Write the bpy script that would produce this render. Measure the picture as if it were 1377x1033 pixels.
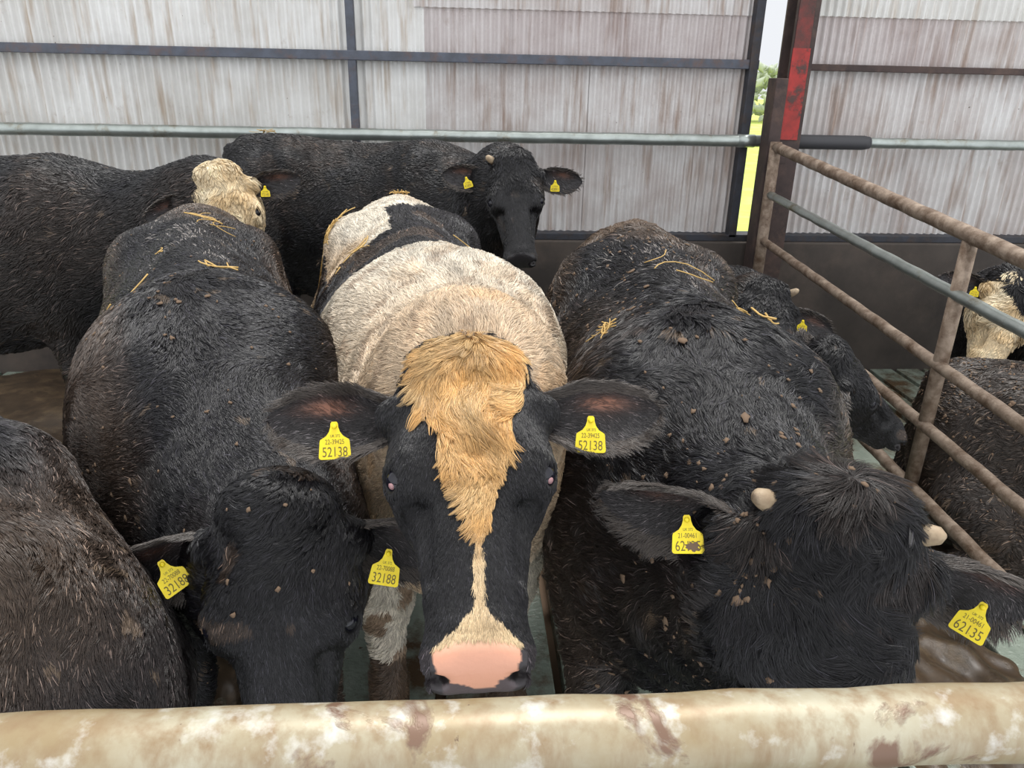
import bpy, bmesh, math, random
import numpy as np
from mathutils import Vector, Matrix
from mathutils.kdtree import KDTree

for o in list(bpy.data.objects): bpy.data.objects.remove(o)
scene = bpy.context.scene
C = scene.collection
FUR = 1.0            # overall fur density
rng = np.random.default_rng(7); random.seed(7)

# ------------------------------------------------------------------ camera
CAM = np.array([0, 0, 1.95]); FPX = 1020.0
_y, _a, _r = (math.radians(v) for v in (4.0, 22.0, 1.25))
F_ = np.array([math.sin(_y)*math.cos(_a), math.cos(_y)*math.cos(_a), -math.sin(_a)])
R0 = np.array([math.cos(_y), -math.sin(_y), 0]); U0 = np.cross(R0, F_)
R_ = R0*math.cos(_r)+U0*math.sin(_r); U_ = U0*math.cos(_r)-R0*math.sin(_r)
cd = bpy.data.cameras.new('camera'); cam = bpy.data.objects.new('camera', cd); C.objects.link(cam)
cd.sensor_width = 36; cd.lens = 36*FPX/1377; cd.clip_start = .02; cd.clip_end = 400
M = Matrix.Identity(4)
for i in range(3): M[i][0], M[i][1], M[i][2], M[i][3] = R_[i], U_[i], -F_[i], CAM[i]
cam.matrix_world = M
scene.camera = cam

def at(px, py, Y):
    """world point on the photograph's ray through (px, py) at depth Y"""
    r = F_+R_*(px-688.5)/FPX-U_*(py-516.5)/FPX
    return CAM+r*Y/r[1]

# ------------------------------------------------------------------ light
scene.view_settings.view_transform = 'Standard'; scene.view_settings.look = 'None'
scene.view_settings.gamma = 1; scene.view_settings.exposure = 0.12
w = bpy.data.worlds.new('overcast_sky'); scene.world = w; w.use_nodes = True
nt = w.node_tree; nt.nodes.clear()
tc = nt.nodes.new('ShaderNodeTexCoord'); sp = nt.nodes.new('ShaderNodeSeparateXYZ')
cr = nt.nodes.new('ShaderNodeValToRGB'); bg = nt.nodes.new('ShaderNodeBackground'); wo = nt.nodes.new('ShaderNodeOutputWorld')
nt.links.new(tc.outputs['Generated'], sp.inputs[0]); nt.links.new(sp.outputs[2], cr.inputs[0])
fr_ = nt.nodes.new('ShaderNodeMapRange'); fr_.inputs[1].default_value = .2; fr_.inputs[2].default_value = -.9
fr_.inputs[3].default_value = 1.0; fr_.inputs[4].default_value = 1.75
nt.links.new(sp.outputs[1], fr_.inputs[0]); nt.links.new(fr_.outputs[0], bg.inputs[1])
nt.links.new(cr.outputs[0], bg.inputs[0]); nt.links.new(bg.outputs[0], wo.inputs[0])
e = cr.color_ramp.elements
e[0].position = 0.0; e[0].color = (.80, .82, .86, 1); e[1].position = 1; e[1].color = (1., 1., 1., 1)
sd = bpy.data.lights.new('sun', 'SUN'); so = bpy.data.objects.new('sun', sd); C.objects.link(so)
sd.energy = 2.8; sd.angle = math.radians(28); sd.color = (1, .98, .95)
so.rotation_euler = (math.radians(-14), math.radians(6), math.radians(0))

# ------------------------------------------------------------------ materials
def new_mat(name):
    m = bpy.data.materials.new(name); m.use_nodes = True
    return m, m.node_tree, m.node_tree.nodes['Principled BSDF']
def N(t, kind, **kw):
    n = t.nodes.new(kind)
    for k, v in kw.items():
        if k in ('op', 'operation'): n.operation = v
        else: n.inputs[k].default_value = v
    return n
def noise_mix(t, scale, c1, c2, lo=.4, hi=.6, vec=None, detail=6, dist=0., rough=.6, prev=None):
    nz = N(t, 'ShaderNodeTexNoise', Scale=scale, Detail=detail, Distortion=dist, Roughness=rough)
    if vec is not None: t.links.new(vec, nz.inputs['Vector'])
    rp = t.nodes.new('ShaderNodeMapRange'); rp.inputs[1].default_value = lo; rp.inputs[2].default_value = hi
    t.links.new(nz.outputs['Fac'], rp.inputs[0])
    mx = t.nodes.new('ShaderNodeMix'); mx.data_type = 'RGBA'
    t.links.new(rp.outputs[0], mx.inputs[0])
    if prev is not None: t.links.new(prev, mx.inputs[6])
    else: mx.inputs[6].default_value = (*c1, 1)
    mx.inputs[7].default_value = (*c2, 1)
    return mx.outputs[2], rp.outputs[0]
def objvec(t, scale=(1, 1, 1)):
    tc = t.nodes.new('ShaderNodeTexCoord'); mp = t.nodes.new('ShaderNodeMapping')
    mp.inputs['Scale'].default_value = scale
    t.links.new(tc.outputs['Object'], mp.inputs[0]); return mp.outputs[0]
def bump(t, b, fac, strength=.3, dist=.01):
    bp = N(t, 'ShaderNodeBump', Strength=strength, Distance=dist)
    t.links.new(fac, bp.inputs['Height']); t.links.new(bp.outputs[0], b.inputs['Normal'])

def plain(name, col, rough=.5, metal=0, spec=.5):
    m, t, b = new_mat(name); b.inputs['Base Color'].default_value = (*col, 1)
    b.inputs['Roughness'].default_value = rough; b.inputs['Metallic'].default_value = metal
    b.inputs['Specular IOR Level'].default_value = spec; return m

def mat_fur():
    m, t, b = new_mat('fur'); a = t.nodes.new('ShaderNodeAttribute'); a.attribute_name = 'hair_colour'
    t.links.new(a.outputs['Color'], b.inputs['Base Color'])
    b.inputs['Roughness'].default_value = .30; b.inputs['Specular IOR Level'].default_value = .5
    return m
def mat_hide():
    m, t, b = new_mat('hide'); a = t.nodes.new('ShaderNodeAttribute'); a.attribute_name = 'col'
    nz = N(t, 'ShaderNodeTexNoise', Scale=90., Detail=5.)
    t.links.new(objvec(t), nz.inputs['Vector'])
    t.links.new(a.outputs['Color'], b.inputs['Base Color']); t.links.new(a.outputs['Alpha'], b.inputs['Roughness'])
    bump(t, b, nz.outputs['Fac'], .35, .003); return m
def mat_sheet(name, c1, c2, stain, dirtlo=.52):
    m, t, b = new_mat(name)
    v = objvec(t); vs = objvec(t, (1, 1, .12))
    c, _ = noise_mix(t, 2.2, c1, c2, .35, .65, v)
    c, _ = noise_mix(t, 16, None, stain, dirtlo, .74, vs, prev=c, detail=8)
    c, _ = noise_mix(t, 5, None, (.30, .22, .17), .6, .85, v, prev=c, detail=10, rough=.75)
    c, f = noise_mix(t, 38, None, (.10, .07, .05), .71, .76, v, prev=c, detail=4)
    t.links.new(c, b.inputs['Base Color']); b.inputs['Roughness'].default_value = .6
    b.inputs['Metallic'].default_value = .1; return m
def mat_steel(name, base, dark, rust, rough=.45, metal=.5, sc=14, lo=.5, hi=.68):
    m, t, b = new_mat(name); v = objvec(t)
    c, _ = noise_mix(t, sc, base, dark, .35, .65, v, detail=8)
    c, f = noise_mix(t, sc*.6, None, rust, lo, hi, v, prev=c, detail=10, rough=.7)
    t.links.new(c, b.inputs['Base Color']); b.inputs['Roughness'].default_value = rough
    b.inputs['Metallic'].default_value = metal; bump(t, b, f, .4, .004); return m
MAT = dict(
    fur=mat_fur(), hide=mat_hide(),
    sheetA=mat_sheet('pale_sheet', (.76, .76, .74), (.60, .59, .56), (.46, .38, .30)),
    sheetB=mat_sheet('brownish_sheet', (.58, .54, .53), (.44, .38, .37), (.30, .22, .19)),
    sheetC=mat_sheet('streaked_sheet', (.68, .67, .66), (.50, .45, .43), (.32, .23, .18), .50),
    girt=mat_steel('blue_grey_steel', (.10, .115, .15), (.07, .075, .09), (.13, .09, .08), .6, .1),
    frame=mat_steel('dark_steel', (.05, .055, .07), (.035, .035, .04), (.07, .05, .04), .6, .2),
    galv=mat_steel('galvanised_steel', (.42, .46, .44), (.30, .33, .31), (.20, .16, .09), .35, .75, 9, .55, .7),
    gate=mat_steel('muddy_steel', (.33, .26, .20), (.17, .12, .085), (.10, .06, .035), .65, .15, 22, .45, .65),
    brown=mat_steel('rusty_steel', (.075, .05, .045), (.045, .032, .03), (.11, .07, .055), .75, .1, 10),
    red=mat_steel('red_paint', (.42, .03, .025), (.25, .025, .02), (.07, .035, .03), .6, 0, 14, .5, .6),
    redbrown=mat_steel('dull_red_paint', (.20, .035, .03), (.12, .035, .03), (.06, .035, .03), .7, 0, 10, .42, .6),
    concrete=mat_steel('stained_concrete', (.085, .07, .06), (.05, .042, .037), (.13, .10, .08), .85, 0, 3, .5, .8),
    rubber=plain('black_rubber', (.045, .045, .05), .6),
    yellow=mat_steel('yellow_plastic', (.88, .72, .01), (.80, .60, .01), (.30, .19, .06), .4, 0, 30, .64, .7),
    ink=plain('tag_ink', (.13, .10, .02), .6),
    eye=plain('eye_ball', (.008, .008, .014), .06), sclera=plain('eye_white', (.36, .20, .21), .2),
    horn=mat_steel('horn', (.42, .33, .22), (.30, .22, .14), (.14, .10, .07), .6, 0, 40),
    straw=plain('straw', (.55, .36, .12), .6), mud=plain('dried_mud', (.15, .10, .065), .95),
    grass=mat_steel('grass', (.52, .62, .13), (.44, .54, .10), (.6, .62, .25), .9, 0, 1.5),
    muck=mat_steel('wet_manure', (.075, .05, .03), (.04, .028, .018), (.13, .09, .05), .35, 0, 14, .5, .7),
    leaf=plain('leaf', (.42, .47, .36), .8),
)
def mat_floor():
    m, t, b = new_mat('wet_slat_concrete'); v = objvec(t); vs = objvec(t, (1, .3, 1))
    c, _ = noise_mix(t, 6, (.27, .31, .26), (.15, .19, .155), .35, .65, vs, detail=8)
    c, f = noise_mix(t, 3.2, None, (.085, .055, .03), .46, .60, v, prev=c, detail=10, rough=.7)
    c, _ = noise_mix(t, 30, None, (.06, .04, .02), .66, .72, v, prev=c)
    t.links.new(c, b.inputs['Base Color']); b.inputs['Roughness'].default_value = .22
    nz = N(t, 'ShaderNodeTexNoise', Scale=55., Detail=6.); t.links.new(v, nz.inputs['Vector'])
    bump(t, b, nz.outputs['Fac'], .6, .008); return m
MAT['floor'] = mat_floor()
def mat_barrier():
    m, t, b = new_mat('worn_painted_steel'); v = objvec(t)
    tc = t.nodes.new('ShaderNodeTexCoord'); mp = t.nodes.new('ShaderNodeMapping')
    mp.inputs['Rotation'].default_value = (0, .75, .5); mp.inputs['Scale'].default_value = (1, 1, .14); t.links.new(tc.outputs['Object'], mp.inputs[0])
    c, _ = noise_mix(t, 7, (.42, .39, .29), (.29, .22, .12), .36, .62, v, detail=8)
    c, _ = noise_mix(t, 40, None, (.25, .17, .09), .44, .70, mp.outputs[0], prev=c, detail=8)
    c, _ = noise_mix(t, 22, None, (.58, .57, .52), .56, .72, v, prev=c, detail=8)
    c, f = noise_mix(t, 11, None, (.17, .10, .065), .60, .66, v, prev=c, detail=9, rough=.55, dist=.6)
    c, f2 = noise_mix(t, 60, None, (.13, .08, .05), .70, .74, mp.outputs[0], prev=c, detail=4)
    t.links.new(c, b.inputs['Base Color']); b.inputs['Roughness'].default_value = .4; b.inputs['Metallic'].default_value = .15
    bump(t, b, f, .35, .003); return m
MAT['barrier'] = mat_barrier()

# ------------------------------------------------------------------ helpers
def mesh_obj(name, verts, faces, mat, parent=None, smooth=False):
    me = bpy.data.meshes.new(name); me.from_pydata([tuple(v) for v in verts], [], [tuple(f) for f in faces]); me.update()
    if smooth: me.polygons.foreach_set('use_smooth', [True]*len(me.polygons))
    if mat: me.materials.append(mat)
    o = bpy.data.objects.new(name, me); C.objects.link(o)
    if parent: o.parent = parent
    return o
def tag(o, label=None, cat=None, group=None, kind=None):
    for k, v in (('label', label), ('category', cat), ('group', group), ('kind', kind)):
        if v: o[k] = v
    return o
class MB:
    def __init__(s): s.v = []; s.f = []
    def box(s, a, b):
        n = len(s.v)
        for x in (a[0], b[0]):
            for y in (a[1], b[1]):
                for z in (a[2], b[2]): s.v.append((x, y, z))
        for q in ((0, 1, 3, 2), (4, 6, 7, 5), (0, 4, 5, 1), (2, 3, 7, 6), (0, 2, 6, 4), (1, 5, 7, 3)): s.f.append([n+i for i in q])
        return s
    def tube(s, pts, r, seg=16, caps=True):
        pts = [np.array(p, float) for p in pts]; n0 = len(s.v); K = len(pts)
        rs = r if hasattr(r, '__len__') else [r]*K
        t = pts[1]-pts[0]; t /= np.linalg.norm(t)
        a = np.cross(t, (0, 0, 1.)); 
        if np.linalg.norm(a) < .1: a = np.cross(t, (0, 1., 0))
        a /= np.linalg.norm(a)
        for i, p in enumerate(pts):
            t = pts[min(i+1, K-1)]-pts[max(i-1, 0)]; t /= np.linalg.norm(t)
            a = a-t*(a@t); a /= np.linalg.norm(a); b = np.cross(t, a)
            for k in range(seg):
                th = 2*math.pi*k/seg; s.v.append(tuple(p+rs[i]*(a*math.cos(th)+b*math.sin(th))))
        for i in range(K-1):
            for k in range(seg):
                s.f.append([n0+i*seg+k, n0+i*seg+(k+1) % seg, n0+(i+1)*seg+(k+1) % seg, n0+(i+1)*seg+k])
        if caps: s.f.append([n0+k for k in range(seg)][::-1]); s.f.append([n0+(K-1)*seg+k for k in range(seg)])
        return s
    def obj(s, name, mat, parent=None, smooth=False, bevel=0):
        o = mesh_obj(name, s.v, s.f, mat, parent, smooth)
        bm = bmesh.new(); bm.from_mesh(o.data); bmesh.ops.recalc_face_normals(bm, faces=bm.faces); bm.to_mesh(o.data); bm.free()
        if bevel:
            b = o.modifiers.new('bevel', 'BEVEL'); b.width = bevel; b.segments = 2
        return o
def knobbly(a, b, n=60):
    a, b = np.array(a, float), np.array(b, float)
    return [a+(b-a)*i/n+.0012*np.array([math.sin(i*1.3), math.sin(i*2.1+1), math.sin(i*1.7+2)])*(0 < i < n) for i in range(n+1)]

# ------------------------------------------------------------------ the shed
WY = 5.2
XG0, XG1 = 1.87, 2.02
zb, zg, ztop = .98, 2.05, 4.6
# corrugated sheets: (x0, x1, z0, z1, material, y offset)
P = .052
def sheet(x0, x1, z0, z1, m, dy=0.):
    x0 -= .03*(x0 != XG1+.1); x1 += .03*(x1 != XG0); z0 -= .02*(z0 != zb)
    nx = int((x1-x0)/(P/8)); xs = np.linspace(x0, x1, nx+1); zs = np.linspace(z0, z1, 9)
    v = []; f = []
    for z in zs:
        for x in xs:
            v.append((x, WY+dy+.0105*math.cos(2*math.pi*x/P)+.003*math.sin(x*3+z*5), z+.0022*math.cos(2*math.pi*x/P)))
    W = nx+1
    for j in range(8):
        for i in range(nx): f.append((j*W+i, j*W+i+1, (j+1)*W+i+1, (j+1)*W+i))
    n = len(v); v += [(a, b+.0012, c) for a, b, c in v]; f += [tuple(n+i for i in q[::-1]) for q in f]
    o = mesh_obj('wall_back', v, f, MAT[m], smooth=True); o['kind'] = 'structure'; return o
sheet(-4.6, -3.1, zb, zg, 'sheetA'); sheet(-3.1, -1.98, zb, zg, 'sheetA', .004); sheet(-1.98, -.66, zb, zg, 'sheetA')
sheet(-.66, -.26, zb, zg, 'sheetA', .004); sheet(-.26, .85, zb, zg, 'sheetC', .008); sheet(.85, XG0, zb, zg, 'sheetC')
sheet(XG1+.1, 3.05, zb, zg, 'sheetC', .004); sheet(3.05, 4.1, zb, zg, 'sheetC', .0); sheet(4.1, 5.4, zb, zg, 'sheetC', .004)
sheet(-4.6, -2.9, zg, ztop, 'sheetA'); sheet(-2.9, -.66, zg, ztop, 'sheetA', .004)
sheet(-.66, -.26, zg, ztop, 'sheetA', .002); sheet(-.26, .35, zg, 2.36, 'sheetB', .006); sheet(.35, XG0, zg, 2.36, 'sheetB', .002)
sheet(-.26, XG0, 2.36, ztop, 'sheetC', -.012)
sheet(XG1+.1, 3.2, zg, 2.37, 'sheetB', .004); sheet(3.2, 5.4, zg, 2.37, 'sheetC', .004); sheet(XG1+.1, 5.4, 2.37, ztop, 'sheetA', -.012)
def struct(name, mb, m, **k): o = mb.obj(name, MAT[m], **k); o['kind'] = 'structure'; return o
struct('girt', MB().box((-4.6, WY-.075, zg-.02), (XG0+.02, WY-.015, zg+.035)), 'girt', bevel=.004)
struct('girt', MB().box((XG1+.06, WY-.075, zg-.02), (5.4, WY-.015, zg+.02)), 'brown', bevel=.004)
struct('column_mullion', MB().box((-.70, WY-.07, zb), (-.65, WY-.015, ztop)), 'girt', bevel=.004)
struct('column_gap_frame', MB().box((XG0-.045, WY-.09, zb-.02), (XG0+.01, WY-.01, ztop)), 'frame', bevel=.004)
struct('trim_bottom_rail', MB().box((-4.6, WY-.09, zb-.045), (5.4, WY+.05, zb+.0)), 'frame', bevel=.004)
struct('wall_plinth', MB().box((-4.6, WY-.12, -.3), (5.4, WY+.12, zb-.046)), 'concrete', bevel=.01)
# steel column by the gap
col = MB()
PX, PY = 2.02, 5.0
col.box((PX-.02, PY-.09, -.2), (PX+.12, PY-.07, ztop)); col.box((PX-.02, PY+.07, -.2), (PX+.12, PY+.09, ztop)); col.box((PX+.04, PY-.07, -.2), (PX+.06, PY+.07, ztop))
struct('column_steel', col, 'brown', bevel=.003)
struct('column_sheath', MB().box((PX-.10, PY-.12, -.2), (PX-.022, PY+.02, 1.98)), 'brown', bevel=.006)
struct('trim_red_paint', MB().box((PX-.012, PY-.0965, 2.15), (PX+.085, PY-.0915, 2.75)), 'redbrown')
o = struct('trim_red_paint', MB().box((PX-.015, PY-.097, 1.62), (PX+.095, PY-.0915, 2.15)), 'red')
# slatted floor
fl = MB(); pitch, slot = .205, .036
x = -5.0
while x < 5.5:
    fl.box((x+slot/2, -.6, -.12), (x+pitch-slot/2, WY-.1, 0)); x += pitch
struct('floor', fl, 'floor', bevel=.006)
struct('floor_pit', MB().box((-5, -.6, -.5), (5.5, WY-.1, -.075)), 'mud')
# manure lying on the slats
def manure(cx, cy, rx, ry, h, seed, label):
    R = np.random.default_rng(seed); n = 60; xs = np.linspace(-1, 1, n); X, Y = np.meshgrid(xs, xs, indexing='ij')
    f = sum(np.sin(X*R.uniform(2, 16)+Y*R.uniform(-16, 16)+R.uniform(0, 6))*R.uniform(.05, .16) for _ in range(14))
    Z = h*(1.05-(X**2+Y**2)**.8*1.25+f); idx = -np.ones((n, n), int); v = []; fc = []
    for i in range(n):
        for j in range(n):
            if Z[i, j] > -.25*h: idx[i, j] = len(v); v.append((X[i, j]*rx, Y[i, j]*ry, Z[i, j]))
    for i in range(n-1):
        for j in range(n-1):
            q = (idx[i, j], idx[i+1, j], idx[i+1, j+1], idx[i, j+1])
            if min(q) >= 0: fc.append(q)
    o = mesh_obj('manure', v, fc, MAT['muck'], smooth=True); o.location = (cx, cy, .002); tag(o, label, 'manure', kind='stuff')
manure(-2.6, 3.9, 1.7, 1.3, .05, 1, 'dark trampled manure on the slats below the bulls at the left')
manure(-.92, 2.25, .30, .42, .05, 4, 'wet manure with straw on the slats left of the blazed bull')
manure(1.72, 1.95, .36, .45, .05, 3, 'brown manure on the slats in the bottom right corner beside the shaggy bull')
manure(2.9, 2.9, .8, 1.0, .04, 5, 'dark manure on the slats beyond the gate')
# outside
gm = MB(); gm.box((-60, WY+.3, -.6), (90, 120, -.35)); o = gm.obj('ground', MAT['grass']); o['kind'] = 'structure'
def hedge(x, y, r, h, n=160):
    mb = MB(); R = random.Random(int(x*7))
    for i in range(n):
        a = R.random()*6.28; q = R.random()**.5*r; z = R.random()*h
        c = np.array([x+q*math.cos(a), y+q*math.sin(a), z-.3]); s = .25+.3*R.random()
        d = np.array([R.gauss(0, 1), R.gauss(0, 1), R.gauss(0, 1)]); d /= np.linalg.norm(d)
        mb.tube([c-d*s, c, c+d*s], [.02, s*.5, .02], 6)
    return mb
o = hedge(19.5, 50, 2.4, 3.2).obj('hedge_bush', MAT['leaf'], smooth=True); tag(o, 'pale green bush in the field, seen through the gap beside the steel column', 'bush')

# pipe rails along the back wall
py_ = WY-.16
pr = bpy.data.objects.new('wall_pipe', None); C.objects.link(pr); tag(pr, 'galvanised pipe rail running along the back wall left of the steel column', 'rail')
MB().tube(knobbly((-4.6, py_, 1.60), (XG0+.09, py_, 1.60)), .037, 20).obj('pipe', MAT['galv'], pr, True)
MB().tube([(XG0-.09, py_, 1.60), (XG0+.02, py_, 1.60)], .041, 20).obj('pipe_coupling', MAT['galv'], pr, True)
pr = bpy.data.objects.new('wall_pipe', None); C.objects.link(pr); tag(pr, 'galvanised pipe rail with black rubber sleeve right of the steel column', 'rail')
MB().tube(knobbly((PX+.06, py_, 1.60), (5.4, py_, 1.60)), .033, 20).obj('pipe', MAT['galv'], pr, True)
MB().tube([(PX+.10, py_, 1.60), (PX+.12, py_, 1.60), (PX+.6, py_, 1.60), (PX+.64, py_, 1.60)], [.038, .045, .045, .038], 20).obj('rubber_sleeve', MAT['rubber'], pr, True)

# gate
g = bpy.data.objects.new('pen_gate', None); g.location = (1.95, 2.8, 0); C.objects.link(g)
tag(g, 'muddy five bar tubular steel pen gate hinged on the steel column', 'gate')
gi = Vector(g.location)
def gp(x, y, z): return (x-gi.x, y-gi.y, z-gi.z)
HY, SY = 4.8, 2.8
hz_ = [at(1040, 198, HY), at(1030, 262, HY), at(1022, 324, HY)]
hz_ += [hz_[2]+(hz_[2]-hz_[0])*.5, hz_[2]+(hz_[2]-hz_[0])*.98]
sz_ = [at(1305, 315, SY), at(1283, 395, SY), at(1262, 490, SY), at(1240, 570, SY), at(1225, 650, SY)]
for i, (h, s) in enumerate(zip(hz_, sz_)):
    h = np.array([1.95, HY, h[2]]); s = np.array([1.94, SY, s[2]])
    eN = s+(s-h)*.78
    MB().tube([np.array(gp(*p)) for p in knobbly(h, eN)], [.031, .024, .025, .025, .026][i], 16).obj('rail', MAT['galv' if i == 1 else 'gate'], g, True)
MB().tube([gp(1.95, SY-.005, sz_[0][2]), gp(1.95, SY-.005, sz_[4][2]-.02)], .03, 16).obj('upright', MAT['gate'], g, True)
MB().tube([gp(1.95, HY+.02, hz_[0][2]+.03), gp(1.95, HY+.02, .35)], .035, 16).obj('upright', MAT['gate'], g, True)
MB().box(gp(1.93, HY+.02, hz_[0][2]-.1), gp(2.03, HY+.12, hz_[0][2]-.06)).obj('hinge', MAT['brown'], g, bevel=.003)

# front barrier rail
fr = MB().tube(knobbly((-1.6, .55, 1.357), (1.8, .55, 1.357), 60), .0375, 40).obj('barrier_rail', MAT['barrier'], smooth=True)
tag(fr, 'thick worn cream and brown tubular rail across the front of the pen', 'rail')

# ------------------------------------------------------------------ distance-field sculpting
def sdE(P, c, r):
    q = (P-np.array(c))/np.array(r); k0 = np.linalg.norm(q, axis=-1); k1 = np.linalg.norm(q/np.array(r), axis=-1)+1e-9
    return k0*(k0-1)/k1
def sdC(P, a, b, ra, rb):
    a, b = np.array(a, float), np.array(b, float); ba = b-a; pa = P-a
    h = np.clip(pa@ba/(ba@ba), 0, 1); return np.linalg.norm(pa-h[..., None]*ba, axis=-1)-(ra+(rb-ra)*h)
def smin(a, b, k):
    h = np.maximum(k-np.abs(a-b), 0)/k; return np.minimum(a, b)-h*h*k*.25
def smax(a, b, k): return -smin(-a, -b, k)
def surface(fn, lo, hi, step, slab=24):
    ax = [np.arange(lo[i], hi[i]+step, step) for i in range(3)]
    nx, ny, nz = map(len, ax); f = np.empty((nx, ny, nz))
    for i in range(0, nx, slab):
        G = np.stack(np.meshgrid(ax[0][i:i+slab], ax[1], ax[2], indexing='ij'), -1); f[i:i+slab] = fn(G)
    ins = f < 0
    cnt = np.zeros((nx-1, ny-1, nz-1)); acc = np.zeros((nx-1, ny-1, nz-1, 3))
    corners = [(i, j, k) for i in (0, 1) for j in (0, 1) for k in (0, 1)]
    def sl(a, c): return a[c[0]:nx-1+c[0], c[1]:ny-1+c[1], c[2]:nz-1+c[2]]
    for a in corners:
        for d in range(3):
            if a[d] == 0:
                b = list(a); b[d] = 1
                fa, fb = sl(f, a), sl(f, b); m = (fa < 0) != (fb < 0)
                t = np.where(m, fa/np.where(m, fa-fb, 1), 0)
                cnt += m
                for e in range(3): acc[..., e] += m*(a[e]+(t if e == d else 0))
    act = cnt > 0; idx = -np.ones(act.shape, int); idx[act] = np.arange(act.sum())
    I = np.argwhere(act); V = np.array(lo)+(I+acc[act]/cnt[act][:, None])*step
    Fs = []
    for d in range(3):
        o1, o2 = [(1, 2), (2, 0), (0, 1)][d]
        s0 = [slice(None)]*3; s1 = [slice(None)]*3; s0[d] = slice(0, -1); s1[d] = slice(1, None)
        e = ins[tuple(s0)] != ins[tuple(s1)]; J = np.argwhere(e)
        ok = (J[:, o1] > 0) & (J[:, o2] > 0) & (J[:, o1] < f.shape[o1]-1) & (J[:, o2] < f.shape[o2]-1); J = J[ok]
        q = []
        for da, db in ((1, 1), (0, 1), (0, 0), (1, 0)):
            K = J.copy(); K[:, o1] -= da; K[:, o2] -= db; q.append(idx[K[:, 0], K[:, 1], K[:, 2]])
        q = np.stack(q, 1); fl = ins[J[:, 0], J[:, 1], J[:, 2]]
        q[~fl] = q[~fl][:, ::-1]; Fs.append(q)
    return V, np.concatenate(Fs)
def relax(V, Fq, n=2, k=.5):
    for _ in range(n):
        S = np.zeros_like(V); c = np.zeros(len(V))
        for i in range(4):
            for j in (1, 3):
                np.add.at(S, Fq[:, i], V[Fq[:, (i+j) % 4]]); np.add.at(c, Fq[:, i], 1)
        V = V*(1-k)+k*S/c[:, None]
    return V

def body_fn(lying):
    def fn(P):
        Pm = P.copy(); Pm[..., 1] = np.abs(Pm[..., 1])
        d = sdE(P, (.88, 0, .98), (.74, .37, .45))
        d = smin(d, sdE(P, (.36, 0, 1.06), (.42, .29, .37)), .15)
        d = smin(d, sdC(P, (.10, 0, 1.36), (1.30, 0, 1.39), .055, .06), .12)
        d = smin(d, sdE(Pm, (.44, .19, 1.31), (.10, .075, .07)), .13)       # hooks
        d = smin(d, sdE(Pm, (.10, .10, 1.30), (.07, .05, .07)), .10)        # pins
        d = smin(d, sdE(Pm, (.20, .17, 1.0), (.22, .15, .30)), .12)
        d = smin(d, sdE(Pm, (1.36, .17, 1.05), (.22, .16, .38)), .12)       # shoulders
        d = smin(d, sdC(Pm, (1.30, .09, 1.38), (1.36, .2, 1.05), .05, .1), .08)
        d = smin(d, sdE(P, (1.5, 0, .95), (.28, .22, .28)), .14)
        d = smin(d, sdC(P, (1.30, 0, 1.19), (2.0, 0, 1.23), .25, .16), .26)  # neck
        d = smin(d, sdC(P, (1.45, 0, 1.0), (1.98, 0, 1.10), .22, .14), .20)
        d = smin(d, sdC(P, (0.0, 0, 1.32), (-.07, 0, .95), .045, .03), .05)  # tail
        d = smin(d, sdC(P, (-.07, 0, .95), (-.06, 0, .62), .028, .05), .03)
        if not lying:
            L = [((1.38, .19, .85), (1.40, .19, .50), .135, .075), ((1.40, .19, .50), (1.42, .19, .20), .066, .045),
                 ((1.42, .19, .20), (1.45, .19, .05), .05, .062),
                 ((.30, .20, .92), (.38, .21, .64), .19, .125), ((.38, .21, .64), (.14, .21, .50), .11, .062),
                 ((.14, .21, .50), (.18, .21, .20), .055, .045), ((.18, .21, .20), (.22, .21, .05), .05, .062)]
        else:
            L = [((1.38, .22, .75), (1.60, .25, .60), .12, .08), ((1.6, .25, .6), (1.35, .26, .57), .06, .05),
                 ((.30, .24, .85), (.62, .33, .62), .19, .11), ((.62, .33, .62), (.35, .38, .58), .07, .05)]
        for a, b, ra, rb in L: d = smin(d, sdC(Pm, a, b, ra, rb), .05)
        return d
    return fn
def build_body(lying):
    V, Q = surface(body_fn(lying), (-.2, -.5, -.03 if not lying else .45), (2.25, .5, 1.6), .017)
    return relax(V, Q, 2), Q

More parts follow.
